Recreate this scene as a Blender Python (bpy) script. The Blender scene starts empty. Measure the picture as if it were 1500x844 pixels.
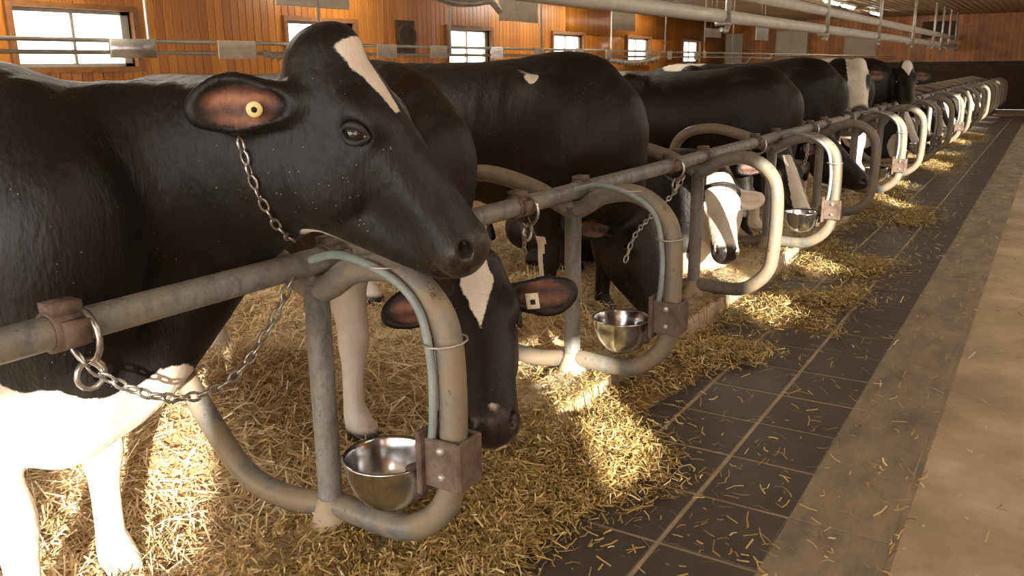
import bpy, bmesh, math, random
import numpy as np
from mathutils import Vector, Matrix
from mathutils.bvhtree import BVHTree

rng = np.random.default_rng(7)
random.seed(7)
sc = bpy.context.scene
C = sc.collection

# ------------------------------------------------------------------ camera
YAW, PITCH, ROLL, FPX, CAMZ = math.radians(32.081), math.radians(14.589), math.radians(0.682), 1247.2, 1.35
def cam_axes():
    f = np.array([-math.sin(YAW)*math.cos(PITCH), math.cos(YAW)*math.cos(PITCH), -math.sin(PITCH)])
    r = np.array([math.cos(YAW), math.sin(YAW), 0.0]); d = np.cross(f, r)
    c, s = math.cos(ROLL), math.sin(ROLL)
    return c*r + s*d, -s*r + c*d, f
CR, CD, CF = cam_axes()
CPOS = np.array([0, 0, CAMZ])
cd = bpy.data.cameras.new('camera'); cam = bpy.data.objects.new('camera', cd); C.objects.link(cam)
cd.sensor_width = 36; cd.lens = FPX/1500*36; cd.clip_start = .05; cd.clip_end = 200
cam.matrix_world = Matrix(((CR[0], -CD[0], -CF[0], 0), (CR[1], -CD[1], -CF[1], 0), (CR[2], -CD[2], -CF[2], CAMZ), (0, 0, 0, 1)))
sc.camera = cam
def ray(x, y): return CR*(x-750)/FPX + CD*(y-422)/FPX + CF
def at(x, y, **k):
    """photo pixel -> the point where its ray meets the plane X=, Y= or Z="""
    (ax, v), = k.items(); i = 'XYZ'.index(ax); d = ray(x, y)
    return CPOS + d*(v-CPOS[i])/d[i]

# ------------------------------------------------------------------ world, sun, exposure
w = bpy.data.worlds.new('sky'); sc.world = w; w.use_nodes = True
bg = w.node_tree.nodes['Background']; bg.inputs[0].default_value = (1.0, .975, .94, 1); bg.inputs[1].default_value = 2.2
sd = bpy.data.lights.new('sun', 'SUN'); sun = bpy.data.objects.new('sun', sd); C.objects.link(sun)
sd.energy = 6.8; sd.angle = math.radians(.6); sd.color = (1, .93, .80)
SDIR = Vector((-.73, .68, -.25)).normalized()
sun.rotation_euler = SDIR.to_track_quat('-Z', 'Y').to_euler(); sun.location = (6, -6, 5)
vs = sc.view_settings
vs.view_transform = 'Standard'; vs.look = 'None'; vs.exposure = 1.4; vs.gamma = 1; vs.use_curve_mapping = False

# ------------------------------------------------------------------ materials
M = {}
def lin(r, g, b):
    f = lambda c: (c/255/12.92) if c/255 <= .04045 else ((c/255+.055)/1.055)**2.4
    return (f(r), f(g), f(b), 1)
class NT:
    def __init__(s, name):
        m = bpy.data.materials.new(name); m.use_nodes = True; M[name] = m
        s.m = m; s.t = m.node_tree; s.b = s.t.nodes['Principled BSDF']
    def n(s, typ, **kw):
        nd = s.t.nodes.new(typ)
        for k, v in kw.items():
            if k in nd.inputs: nd.inputs[k].default_value = v
            else: setattr(nd, k, v)
        return nd
    def l(s, a, b): s.t.links.new(a, b)
    def coord(s, kind='Object', scale=(1, 1, 1)):
        tc = s.n('ShaderNodeTexCoord'); mp = s.n('ShaderNodeMapping'); mp.inputs['Scale'].default_value = scale
        s.l(tc.outputs[kind], mp.inputs[0]); return mp.outputs[0]
    def noise(s, vec, scale, detail=4, rough=.6):
        nd = s.n('ShaderNodeTexNoise'); nd.inputs['Scale'].default_value = scale; nd.inputs['Detail'].default_value = detail
        nd.inputs['Roughness'].default_value = rough
        if vec is not None: s.l(vec, nd.inputs['Vector'])
        return nd.outputs[0]
    def ramp(s, fac, stops):
        r = s.n('ShaderNodeValToRGB'); e = r.color_ramp.elements
        while len(e) < len(stops): e.new(.5)
        for q, (p, c) in zip(e, stops): q.position = p; q.color = c
        s.l(fac, r.inputs[0]); return r.outputs[0]
    def mix(s, fac, a, b):
        x = s.n('ShaderNodeMix', data_type='RGBA')
        for sock, v in ((x.inputs[0], fac), (x.inputs[6], a), (x.inputs[7], b)):
            if hasattr(v, 'is_linked'): s.l(v, sock)
            else: sock.default_value = v
        return x.outputs[2]
    def math(s, op, a, b=0.0):
        x = s.n('ShaderNodeMath', operation=op)
        for sock, v in ((x.inputs[0], a), (x.inputs[1], b)):
            if hasattr(v, 'is_linked'): s.l(v, sock)
            else: sock.default_value = v
        return x.outputs[0]
    def attr(s, name):
        a = s.n('ShaderNodeAttribute'); a.attribute_name = name; return a.outputs['Fac']
    def bump(s, h, strength=.3, dist=.01):
        b = s.n('ShaderNodeBump'); b.inputs['Strength'].default_value = strength; b.inputs['Distance'].default_value = dist
        s.l(h, b.inputs['Height']); s.l(b.outputs[0], s.b.inputs['Normal'])
    def set(s, col=None, rough=None, metal=None, spec=None):
        for k, v in (('Base Color', col), ('Roughness', rough), ('Metallic', metal), ('Specular IOR Level', spec)):
            if v is None: continue
            if hasattr(v, 'is_linked'): s.l(v, s.b.inputs[k])
            else: s.b.inputs[k].default_value = v
        return s

def mottled(name, c1, c2, scale=6, rough=.6, metal=0, kind='Object', c3=None, bump=.2, spec=.4, vscale=(1, 1, 1)):
    t = NT(name); v = t.coord(kind, vscale); nz = t.noise(v, scale, 6, .65)
    st = [(.35, c1), (.62, c2)] + ([(.72, c3)] if c3 else [])
    t.set(t.ramp(nz, st), rough, metal, spec)
    if bump: t.bump(t.noise(v, scale*6, 4), bump, .004)
    return t
def pipe_mat(name, paint, paint2, dust, rust, dustiness):
    t = NT(name); v = t.coord('Object'); n1 = t.noise(v, 9, 8, .7); n2 = t.noise(t.coord('Object', (1, 1, .5)), 22, 6, .75); n3 = t.noise(v, 60, 3)
    c = t.mix(t.ramp(n2, [(.42, (0, 0, 0, 1)), (.56, (1, 1, 1, 1))]), paint, paint2)
    c = t.mix(t.ramp(n1, [(.5-dustiness*.25, (0, 0, 0, 1)), (.68-dustiness*.25, (1, 1, 1, 1))]), c, dust)
    c = t.mix(t.ramp(n2, [(.60, (0, 0, 0, 1)), (.68, (1, 1, 1, 1))]), c, rust)
    t.set(c, t.ramp(n1, [(.3, (.38, .38, .38, 1)), (.7, (.75, .75, .75, 1))]), .15, .4); t.bump(t.math('ADD', n2, t.math('MULTIPLY', n3, .3)), .3, .003)
pipe_mat('pipe', lin(100, 104, 102), lin(134, 136, 130), lin(146, 134, 116), lin(104, 84, 66), .15)
pipe_mat('dusty_pipe', lin(100, 102, 98), lin(122, 122, 116), lin(140, 124, 102), lin(90, 74, 58), .55)
mottled('rust', lin(88, 70, 58), lin(122, 104, 90), 18, .75, .15, c3=lin(76, 54, 44), bump=.4)
mottled('chain_steel', lin(150, 146, 138), lin(196, 192, 184), 30, .3, .9, bump=0)
mottled('hose', lin(120, 136, 134), lin(150, 156, 148), 10, .45, 0, bump=.1)
mottled('steel', lin(188, 190, 194), lin(206, 208, 210), 4, .2, 1.0, c3=lin(170, 158, 136), bump=.03)
mottled('concrete', lin(150, 130, 104), lin(184, 162, 134), 2.2, .85, 0, c3=lin(196, 176, 148), bump=.3)
mottled('curb', lin(174, 156, 130), lin(202, 184, 158), 5, .85, 0, c3=lin(150, 124, 92), bump=.4)
mottled('straw_ground', lin(160, 130, 86), lin(196, 166, 116), 9, .9, 0, c3=lin(134, 104, 64), bump=.8)
mottled('trampled', lin(84, 66, 42), lin(124, 98, 60), 14, .9, 0, c3=lin(146, 116, 70), bump=.8)
mottled('white_pipe', lin(208, 200, 184), lin(226, 218, 204), 6, .35, 0, bump=.05)
mottled('galv', lin(170, 162, 148), lin(196, 190, 178), 12, .4, .5, bump=.05)
mottled('paper', lin(196, 182, 160), lin(214, 202, 182), 12, .7, 0, bump=0)
mottled('foil', lin(200, 196, 186), lin(228, 226, 220), 9, .22, .7, bump=.6)
mottled('cabinet', lin(186, 172, 146), lin(200, 186, 160), 3, .6, 0, bump=0)
mottled('dark_box', lin(60, 46, 34), lin(88, 66, 44), 20, .7, 0, bump=.3)
mottled('far_dark', lin(52, 40, 30), lin(72, 54, 40), 3, .7, 0, bump=.2)
mottled('frame_wood', lin(120, 78, 44), lin(146, 98, 56), 8, .6, 0, bump=.1)
mottled('frame_grey', lin(150, 144, 134), lin(172, 166, 156), 8, .5, 0, bump=.05)
mottled('tagyellow', lin(222, 200, 128), lin(232, 214, 150), 20, .5, 0, bump=0)
mottled('tagwhite', lin(226, 214, 186), lin(236, 226, 202), 20, .5, 0, bump=0)
mottled('black_strap', lin(26, 24, 24), lin(40, 37, 35), 20, .6, 0, bump=.1)
mottled('black_ink', lin(24, 22, 20), lin(30, 28, 26), 20, .6, 0, bump=0)
def wpos(t, scale=(1, 1, 1)):
    g = t.n('ShaderNodeNewGeometry'); mp = t.n('ShaderNodeMapping'); mp.inputs['Scale'].default_value = scale; t.l(g.outputs['Position'], mp.inputs[0]); return mp.outputs[0]
t = NT('tile'); v = wpos(t); n1 = t.noise(v, 5, 6, .7); n2 = t.noise(wpos(t, (14, 1.5, 3)), 2.2, 4)
t.set(t.mix(t.math('MULTIPLY', n2, .55), t.ramp(n1, [(.3, lin(60, 52, 48)), (.6, lin(78, 68, 60)), (.75, lin(104, 90, 74))]), lin(96, 84, 72)), .42, 0, .5); t.bump(n1, .1, .003)
t = NT('worn_tile'); v = wpos(t, (2.5, .8, 1)); n1 = t.noise(v, 3.0, 8, .72)
t.set(t.ramp(n1, [(.34, lin(104, 94, 82)), (.5, lin(134, 118, 98)), (.66, lin(156, 138, 112))]), .7, 0, .3); t.bump(n1, .2, .003)
# varnished boards
for nm, per in (('plank', 0), ('plank_far', 1)):
    t = NT(nm); oi = t.n('ShaderNodeObjectInfo')
    v = t.coord('Object', (1, 9, .8)); nz = t.noise(v, 5, 6, .65)
    if per:
        sx = t.n('ShaderNodeSeparateXYZ'); t.l(t.coord('Object'), sx.inputs[0])
        q = t.math('DIVIDE', t.math('ADD', sx.outputs[1], sx.outputs[0]), .13); fl = t.math('FLOOR', q); wn = t.n('ShaderNodeTexWhiteNoise', noise_dimensions='1D'); t.l(fl, wn.inputs['W'])
        rnd = wn.outputs[0]
    else: rnd = oi.outputs['Random']
    base = t.ramp(nz, [(.25, lin(156, 92, 24)), (.55, lin(198, 128, 42)), (.8, lin(214, 150, 62))])
    dark = t.ramp(nz, [(.25, lin(122, 68, 18)), (.55, lin(166, 100, 30)), (.8, lin(184, 116, 42))])
    col = t.mix(rnd, base, dark)
    kn = t.n('ShaderNodeTexVoronoi'); kn.inputs['Scale'].default_value = 2.6; t.l(t.coord('Object', (1, 1.6, 1)), kn.inputs['Vector'])
    col = t.mix(t.ramp(kn.outputs['Distance'], [(.035, (1, 1, 1, 1)), (.07, (0, 0, 0, 1))]), col, lin(60, 30, 14))
    if per:
        fr = t.math('FRACT', q); g = t.math('LESS_THAN', fr, .06); col = t.mix(g, col, lin(70, 36, 14))
    t.set(col, .38, 0, .45)
t = NT('ceiling'); v = t.coord(); nz = t.noise(v, 2, 4); t.set(t.ramp(nz, [(.3, lin(150, 128, 98)), (.7, lin(174, 152, 122))]), .45, 0, .4)
t = NT('glass'); t.t.nodes.remove(t.b); o = t.t.nodes['Material Output']; a = t.n('ShaderNodeBsdfTransparent'); b = t.n('ShaderNodeBsdfGlossy'); b.inputs['Roughness'].default_value = .05
x = t.n('ShaderNodeMixShader'); x.inputs[0].default_value = .06; t.l(a.outputs[0], x.inputs[1]); t.l(b.outputs[0], x.inputs[2]); t.l(x.outputs[0], o.inputs[0])
t = NT('tube_light'); t.set((1, .95, .8, 1), .4); t.b.inputs['Emission Color'].default_value = (1, .93, .78, 1); t.b.inputs['Emission Strength'].default_value = 34
# straw strands, tint attribute picks the colour
for nm, stops in (('straw', [(0, lin(160, 128, 84)), (.35, lin(212, 184, 136)), (.7, lin(234, 214, 172)), (1, lin(246, 236, 210))]),
                  ('hay', [(0, lin(104, 82, 44)), (.4, lin(162, 134, 80)), (.75, lin(204, 178, 118)), (1, lin(236, 222, 176))])):
    t = NT(nm); t.set(t.ramp(t.attr('tint'), stops), .6, 0, .35)
# coat: white / pink / brown fields are stored on the mesh, noise breaks their edges
def coat_mat():
    t = NT('coat'); v = t.coord('Object')
    e = t.math('MULTIPLY', t.math('SUBTRACT', t.noise(v, 26, 4, .7), .5), .022)
    f = t.math('ADD', t.attr('white'), e)
    wf = t.n('ShaderNodeMapRange', interpolation_type='SMOOTHSTEP'); wf.inputs['From Min'].default_value = -.003; wf.inputs['From Max'].default_value = .003; t.l(f, wf.inputs['Value'])
    big = t.noise(v, 4, 4); hair = t.noise(t.coord('Object', (1, 1, .35)), 140, 3)
    blk = t.mix(t.math('MULTIPLY', big, t.attr('brown')), t.ramp(t.noise(v, 2.2, 4), [(.35, lin(8, 8, 8)), (.7, lin(15, 13, 12))]), lin(96, 66, 42))
    wht = t.ramp(t.noise(v, 7, 4), [(.3, lin(206, 190, 170)), (.6, lin(224, 212, 196))])
    col = t.mix(wf.outputs[0], blk, wht)
    sp_ = t.n('ShaderNodeTexVoronoi'); sp_.inputs['Scale'].default_value = 70; t.l(v, sp_.inputs['Vector'])
    msk = t.math('MULTIPLY', t.math('LESS_THAN', sp_.outputs['Distance'], .10), t.math('GREATER_THAN', t.noise(v, 9, 2), .57))
    col = t.mix(t.math('MULTIPLY', msk, .6), col, lin(176, 160, 136))
    pk = t.ramp(t.noise(v, 30, 4), [(.3, lin(150, 96, 76)), (.7, lin(196, 142, 116))])
    col = t.mix(t.attr('pink'), col, pk)
    nd = t.ramp(t.noise(v, 60, 3), [(.3, lin(30, 26, 25)), (.7, lin(60, 50, 46))])
    col = t.mix(t.attr('nose'), col, nd)
    ro = t.math('SUBTRACT', .52, t.math('MULTIPLY', t.attr('nose'), .22))
    t.set(col, ro, 0, .33); t.bump(t.math('ADD', hair, t.math('MULTIPLY', t.noise(t.coord('Object', (1.6, 1.6, .7)), 11, 3), 5.0)), .75, .0024)
    t.b.inputs['Sheen Weight'].default_value = .03; t.b.inputs['Sheen Roughness'].default_value = .4
coat_mat()
t = NT('eyeball'); v = t.coord('Object'); sx = t.n('ShaderNodeSeparateXYZ'); t.l(v, sx.inputs[0])
t.set(t.ramp(sx.outputs[0], [(.0, lin(20, 14, 12)), (.70, lin(30, 20, 18)), (.78, lin(190, 176, 168)), (1, lin(210, 196, 186))]), .05, 0, .6)

# ------------------------------------------------------------------ mesh helpers
def link(name, me, mat=None, parent=None, loc=None):
    o = bpy.data.objects.new(name, me); C.objects.link(o)
    if mat: me.materials.append(M[mat])
    if parent is not None: o.parent = parent
    if loc is not None: o.location = loc
    return o
def tag(o, label=None, cat=None, group=None, kind=None):
    for k, v in (('label', label), ('category', cat), ('group', group), ('kind', kind)):
        if v: o[k] = v
    return o
def empty(name, loc=(0, 0, 0), rz=0):
    o = bpy.data.objects.new(name, None); C.objects.link(o); o.location = loc; o.rotation_euler.z = rz; o.empty_display_size = .1; return o
def mesh_np(name, V, F, smooth=True):
    V = np.asarray(V, np.float32); F = np.asarray(F, np.int32); me = bpy.data.meshes.new(name)
    n, k = F.shape
    me.vertices.add(len(V)); me.vertices.foreach_set('co', V.ravel())
    me.loops.add(n*k); me.loops.foreach_set('vertex_index', F.ravel())
    me.polygons.add(n); me.polygons.foreach_set('loop_start', np.arange(0, n*k, k, dtype=np.int32)); me.polygons.foreach_set('loop_total', np.full(n, k, np.int32))
    if smooth: me.polygons.foreach_set('use_smooth', np.ones(n, bool))
    me.update(calc_edges=True); me.validate(); return me
def bm_box(bm, c, s, bev=0):
    r = bmesh.ops.create_cube(bm, size=1, matrix=Matrix.Translation(c) @ Matrix.Diagonal((s[0], s[1], s[2], 1)))
    if bev:
        ed = list({e for v in r['verts'] for e in v.link_edges}); bmesh.ops.bevel(bm, geom=ed, offset=bev, segments=1, affect='EDGES')
def box_mesh(name, c, s, bev=0):
    bm = bmesh.new(); bm_box(bm, c, s, bev); me = bpy.data.meshes.new(name); bm.to_mesh(me); bm.free(); return me
def catmull(P, n=6, closed=False):
    P = [np.array(p, float) for p in P]; N = len(P); out = []
    rngs = range(N if closed else N-1)
    for i in rngs:
        p0 = P[(i-1) % N] if closed or i > 0 else 2*P[0]-P[1]; p1 = P[i]; p2 = P[(i+1) % N]
        p3 = P[(i+2) % N] if closed or i+2 < N else 2*P[-1]-P[-2]
        for k in range(n):
            u = k/n
            out.append(.5*((2*p1)+(-p0+p2)*u+(2*p0-5*p1+4*p2-p3)*u*u+(-p0+3*p1-3*p2+p3)*u**3))
    if not closed: out.append(P[-1])
    return out
def tube(path, r, seg=12, closed=False):
    """swept tube along a polyline -> verts, quads (numpy); r a number or one per point"""
    P = np.array([np.array(p, float) for p in path]); N = len(P)
    R = np.full(N, r) if np.isscalar(r) else np.array(r)
    T = (np.roll(P, -1, 0)-np.roll(P, 1, 0)) if closed else np.gradient(P, axis=0)
    T /= np.linalg.norm(T, axis=1)[:, None]+1e-12
    u = np.cross(T[0], [0, 0, 1.]); u = u if np.linalg.norm(u) > .05 else np.cross(T[0], [0, 1., 0]); u /= np.linalg.norm(u)
    V = []; a = np.linspace(0, 2*np.pi, seg, endpoint=False)
    for i in range(N):
        u = u-T[i]*(u@T[i]); u /= np.linalg.norm(u); w_ = np.cross(T[i], u)
        V.append(P[i]+R[i]*(np.cos(a)[:, None]*u+np.sin(a)[:, None]*w_))
    V = np.concatenate(V); F = []
    for i in range(N if closed else N-1):
        j = (i+1) % N
        for k in range(seg):
            F.append((i*seg+k, i*seg+(k+1) % seg, j*seg+(k+1) % seg, j*seg+k))
    if not closed:  # close the ends with small fans of quads
        for base, pt, fl in ((0, P[0], 1), ((N-1)*seg, P[-1], 0)):
            c = len(V); V = np.vstack([V, pt])
            for k in range(0, seg, 2):
                q = (c, base+k, base+(k+1) % seg, base+(k+2) % seg)
                F.append(q[::-1] if not fl else q)
    return V, np.array(F)
def tube_obj(name, path, r, mat, parent=None, seg=12, closed=False, loc=None):
    V, F = tube(path, r, seg, closed); return link(name, mesh_np(name, V, F), mat, parent, loc)
def lathe(prof, seg=28):
    P = np.array(prof, float); a = np.linspace(0, 2*np.pi, seg, endpoint=False); n = len(P)
    V = np.concatenate([np.stack([p[0]*np.cos(a), p[0]*np.sin(a), np.full(seg, p[1])], 1) for p in P])
    F = [(i*seg+k, i*seg+(k+1) % seg, (i+1)*seg+(k+1) % seg, (i+1)*seg+k) for i in range(n-1) for k in range(seg)]
    return V, np.array(F)
def join(parts):
    V = []; F = []; o = 0
    for v, f in parts: V.append(v); F.append(np.asarray(f)+o); o += len(v)
    return np.concatenate(V), np.concatenate(F)
def copy_tree(o, parent=None):
    c = o.copy(); C.objects.link(c); c.parent = parent
    for ch in [x for x in bpy.data.objects if x.parent == o]: copy_tree(ch, c)
    return c
def boxq(c, s):
    c = np.array(c, float); s = np.array(s, float)/2
    V = np.array([[x, y, z] for x in (-1, 1) for y in (-1, 1) for z in (-1, 1)])*s+c
    return V, np.array([(0, 1, 3, 2), (4, 6, 7, 5), (0, 4, 5, 1), (2, 3, 7, 6), (0, 2, 6, 4), (1, 5, 7, 3)])

# ------------------------------------------------------------------ the setting
XW, XR, YB, YE, ZC, RX = -9.5, 3.0, -5.0, 28.5, 2.64, -1.6
PIT, Y1 = 1.45, 1.58
posts = [Y1+PIT*k for k in range(-1, 19)]
def bed_z(x, y):
    x = np.asarray(x, float); y = np.asarray(y, float)
    z = .035+.02*np.sin(3.1*x+1.3*y)*np.sin(2.3*y-.7*x)+.012*np.sin(9*x+2)*np.sin(8*y)
    for cx, cy, a, sx_, sy_ in ((-2.15, 3.55, .27, .30, .42), (-2.55, 1.75, .16, .35, .3), (-2.3, 2.75, .10, .3, .3), (-2.05, 5.6, .20, .3, .4), (-2.9, 2.2, .12, .4, .3), (-2.1, 8.6, .2, .3, .5)):
        z = z+a*np.exp(-((x-cx)/sx_)**2-((y-cy)/sy_)**2)
    return z
def piles():
    L = [(-1.30, 2.15, .085, .16, .50), (-1.22, 2.45, .07, .20, .22), (-1.33, 1.55, .05, .15, .45)]
    for px, py, a, sx_, sy_ in ((1000, 540, .05, .12, .35), (930, 575, .05, .10, .25), (1150, 455, .06, .16, .35), (1080, 520, .03, .2, .16), (1235, 440, .03, .12, .3),
                                (1270, 395, .035, .2, .4), (1200, 385, .05, .12, .5), (1330, 320, .04, .2, .6), (1290, 300, .05, .15, .8), (1380, 240, .05, .25, 1.0), (1420, 200, .05, .25, 1.5), (1200, 480, .03, .1, .2)):
        p = at(px, py, Z=0.0); L.append((p[0], p[1], a, sx_, sy_))
    return L
PILES = piles()
def hay_z(x, y):
    z = .013*np.exp(-((x+1.38)/.10)**2)*(1+.8*np.sin(2.1*y))
    for cx, cy, a, sx_, sy_ in PILES: z = z+a*np.exp(-((x-cx)/sx_)**2-((y-cy)/sy_)**2)
    return z
fl = tag(link('floor', box_mesh('floor', ((XW+XR)/2, (YB+YE)/2, -.104), (XR-XW, YE-YB, .2)), 'concrete'), kind='structure')
bpy.context.view_layer.update()
# feed alley tiles: columns between the lines found at X=-1.12, -.83, -.53, -.26; the last column is worn
tm = {}
for mn in ('tile', 'worn_tile'):
    tm[mn] = box_mesh(mn, (0, 0, 0), (.281 if mn == 'tile' else .289, .319 if mn == 'tile' else .331, .014), .002); tm[mn].materials.append(M[mn])
cols = [(-1.268, 'tile'), (-.973, 'tile'), (-.678, 'tile'), (-.392, 'worn_tile')]
for r in range(74):
    for cx, mn in cols:
        o = link('floor_tile', tm[mn], None, fl, (cx, .60+.334*r, -.0072+random.uniform(-.001, .001)))
tag(link('trim_1', box_mesh('alley_edge', (-.235, 12, -.008), (.02, 34, .012)), 'worn_tile'), kind='structure')
tag(link('trim_2', box_mesh('curb', (-1.56, 12.5, .03), (.25, 35, .13), .02), 'curb'), kind='structure')
# bedding ground under the straw
gx, gy = np.meshgrid(np.linspace(-4.3, -1.66, 54), np.linspace(-.6, 28, 280), indexing='ij')
V = np.stack([gx, gy, bed_z(gx, gy)], -1).reshape(-1, 3); ny = gx.shape[1]
ii, jj = np.meshgrid(np.arange(53), np.arange(ny-1), indexing='ij'); q = (ii*ny+jj).ravel()
tag(link('floor_bedding', mesh_np('floor_bedding', V, np.stack([q, q+ny, q+ny+1, q+1], 1)), 'straw_ground'), kind='structure')
# left wall: solid pieces round the windows, boards in front
WC = [at(px, 60, X=XW)[1] for px in (112, 470, 688, 831, 934, 1010)]
sp = (WC[4]-WC[0])/4; WC = [WC[0]+sp*k for k in range(6)]
WW, WZ0, WZ1 = 1.42, 1.40, 2.03
def wall_with_windows(name, x, thick, y0, y1, zc, cents, wws, z0, z1, mat, z_lo=0, tops=None):
    parts = [boxq((x, (y0+y1)/2, (z_lo+z0)/2), (thick, y1-y0, z0-z_lo)), boxq((x, (y0+y1)/2, (z1+zc)/2), (thick, y1-y0, zc-z1))]
    e = y0
    for c, ww in list(zip(cents, wws))+[(None, 0)]:
        b = (c-ww/2) if c is not None else y1
        parts.append(boxq((x, (e+b)/2, (z0+z1)/2), (thick, b-e, z1-z0)))
        if c is not None:
            e = c+ww/2
            if tops and tops[list(cents).index(c)] < z1: zt_ = tops[list(cents).index(c)]; parts.append(boxq((x, c, (zt_+z1)/2), (thick, ww, z1-zt_)))
    V, F = join(parts); return tag(link(name, mesh_np(name, V, F, False), mat), kind='structure')
wl = wall_with_windows('wall_left', XW-.07, .14, YB, YE, ZC, WC, [WW]*6, WZ0, WZ1, 'plank_far')
PW = .13
pm = {}
for nm, z0, z1 in (('full', 0.02, ZC-.02), ('low', .02, WZ0), ('high', WZ1, ZC-.02)):
    pm[nm] = box_mesh('plank_'+nm, (0, 0, (z0+z1)/2), (.022, PW-.008, z1-z0), .004); pm[nm].materials.append(M['plank'])
y = 3.0
while y < 17.5:
    near = [c for c in WC if abs(y-c) < WW/2+.02]
    for nm in (('low', 'high') if near else ('full',)):
        link('plank', pm[nm], None, wl, (XW+.011, y, 0))
    y += PW
for k, c in enumerate(WC):
    wnd = tag(empty('window_%d' % (k+1), (XW-.03, c, WZ0)), kind='structure'); hh = WZ1-WZ0
    def wp(nm, cc, s, mat): return link(nm, box_mesh(nm, cc, s), mat, wnd)
    for nm, cc, s in (('window_sill', (.04, 0, -.03), (.16, WW+.14, .06)), ('window_head', (.04, 0, hh+.03), (.12, WW+.14, .06)), ('window_jamb', (.04, -WW/2-.035, hh/2), (.12, .07, hh)), ('window_jamb', (.04, WW/2+.035, hh/2), (.12, .07, hh))):
        wp(nm, cc, s, 'frame_wood')
    wp('window_frame', (-.03, WW/2-.05, hh/2), (.05, .10, hh), 'frame_grey'); wp('window_frame', (-.03, -WW/2+.02, hh/2), (.05, .04, hh), 'frame_grey')
    wp('window_frame', (-.03, 0, .02), (.05, WW, .04), 'frame_grey'); wp('window_frame', (-.03, 0, hh-.02), (.05, WW, .04), 'frame_grey')
    wp('mullion', (-.03, 0, hh/2), (.045, .035, hh), 'frame_grey')
    for s in (-1, 1): wp('pane', (-.03, s*WW/4, hh/2), (.006, WW/2-.03, hh-.05), 'glass')
# right wall with the windows the sun comes through
RWC, RWW = zip((-3.58, .76), (-1.38, .55), (.60, .52), (1.80, .50), (4.9, .5), (6.4, .7), (8.4, .8), (10.4, .8), (12.4, .8), (14.4, .8), (16.4, .8), (18.4, .8), (20.4, .8))
RWZ = [2.36, 1.84]+[2.36]*11
wall_with_windows('wall_right', XR+.07, .14, YB, YE, ZC, RWC, RWW, 1.42, 2.36, 'plank_far', tops=RWZ)
tag(link('wall_far', box_mesh('wall_far', ((XW+XR)/2, YE+.07, ZC/2+.04), (XR-XW+.3, .14, ZC+.08)), 'plank_far'), kind='structure')
# ribbed sheet ceiling
xs = np.arange(XW-.1, XR+.1, .15); prof = []
for x0 in xs: prof += [(x0, ZC), (x0+.05, ZC), (x0+.065, ZC+.02), (x0+.10, ZC+.02), (x0+.115, ZC)]
prof = np.array(prof); n = len(prof)
V = np.concatenate([np.stack([prof[:, 0], np.full(n, yy), prof[:, 1]], 1) for yy in (YB, YE)])
tag(link('ceiling', mesh_np('ceiling', V, np.stack([np.arange(n-1), np.arange(n-1)+1, np.arange(n-1)+1+n, np.arange(n-1)+n], 1), False), 'ceiling'), kind='structure')

# ------------------------------------------------------------------ head rail with collars and rings
rail = empty('head_rail', (RX, 0, .86)); tag(rail, 'long grey steel rail running over the feed curb in front of the cows', 'rail')
tube_obj('rail_tube', [(0, y, 0) for y in np.linspace(-1.2, 27.9, 60)], .034, 'pipe', rail, 16)
cV, cF = tube([(0, -.035, 0), (0, -.034, 0), (0, .034, 0), (0, .035, 0)], [.035, .042, .042, .035], 16)
cV2, cF2 = join([(cV, cF), boxq((0, 0, .045), (.05, .06, .025)), boxq((.045, 0, 0), (.02, .05, .05))])
collar_me = mesh_np('collar', cV2, cF2); collar_me.materials.append(M['rust'])
rgV, rgF = tube([(.055*math.cos(a), 0, .055*math.sin(a)) for a in np.linspace(0, 2*np.pi, 16, endpoint=False)], .007, 6, True)
ring_me = mesh_np('ring', rgV, rgF); ring_me.materials.append(M['chain_steel'])
sm_V, sm_F = tube([(0, .03*math.cos(a), .03*math.sin(a)) for a in np.linspace(0, 2*np.pi, 14, endpoint=False)], .006, 6, True)
smring_me = mesh_np('tie_ring', sm_V, sm_F); smring_me.materials.append(M['chain_steel'])
ring_y = [.89]+[2.6+PIT*k for k in range(17)]
for y in ring_y:
    link('collar', collar_me, None, rail, (0, y, 0)); link('ring', ring_me, None, rail, (.012, y+.03, -.02)); link('tie_ring', smring_me, None, rail, (.02, y+.03, -.10))
for y in posts[1:]: link('collar', collar_me, None, rail, (0, y+.06, 0))

# ------------------------------------------------------------------ stall dividers (closed bent tube + post)
ctrl = [(.02, .155), (.16, .15), (.29, .165), (.40, .26), (.43, .40), (.43, .68), (.385, .80), (.27, .868), (.13, .85), (0, .785), (-.18, .86), (-.42, .91), (-.62, .87), (-.71, .74), (-.66, .52), (-.52, .32), (-.36, .16), (-.18, .125)]
path = catmull([(a, 0.0, b) for a, b in ctrl], 5, True)
def make_divider():
    root = empty('stall_divider', (RX, 0, 0))
    tube_obj('bent_tube', path, .036, 'dusty_pipe', root, 14, True)
    tube_obj('post', [(0, -.005, z) for z in (.0, .3, .6, .80)], .034, 'pipe', root, 14)
    V, F = tube([(0, -.005, .0), (0, -.005, .10), (0, -.005, .18)], [.085, .06, .036], 14)
    link('foot_collar', mesh_np('foot_collar', V, F), 'curb', root)
    return root
ord_ = ['first', 'second', 'third', 'fourth', 'fifth', 'sixth', 'seventh', 'eighth', 'ninth', 'tenth', 'eleventh', 'twelfth', 'thirteenth', 'fourteenth', 'fifteenth', 'sixteenth', 'seventeenth', 'eighteenth', 'nineteenth']
proto = make_divider(); dividers = []
for k, y in enumerate(posts[1:]):
    o = proto if k == 0 else copy_tree(proto)
    o.location = (RX, y, 0); dividers.append(o)
    tag(o, '%s curved grey pipe stall divider with upright post, counting from the nearest cow' % ord_[k], 'stall divider', 'stall dividers along the feed curb')
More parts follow.
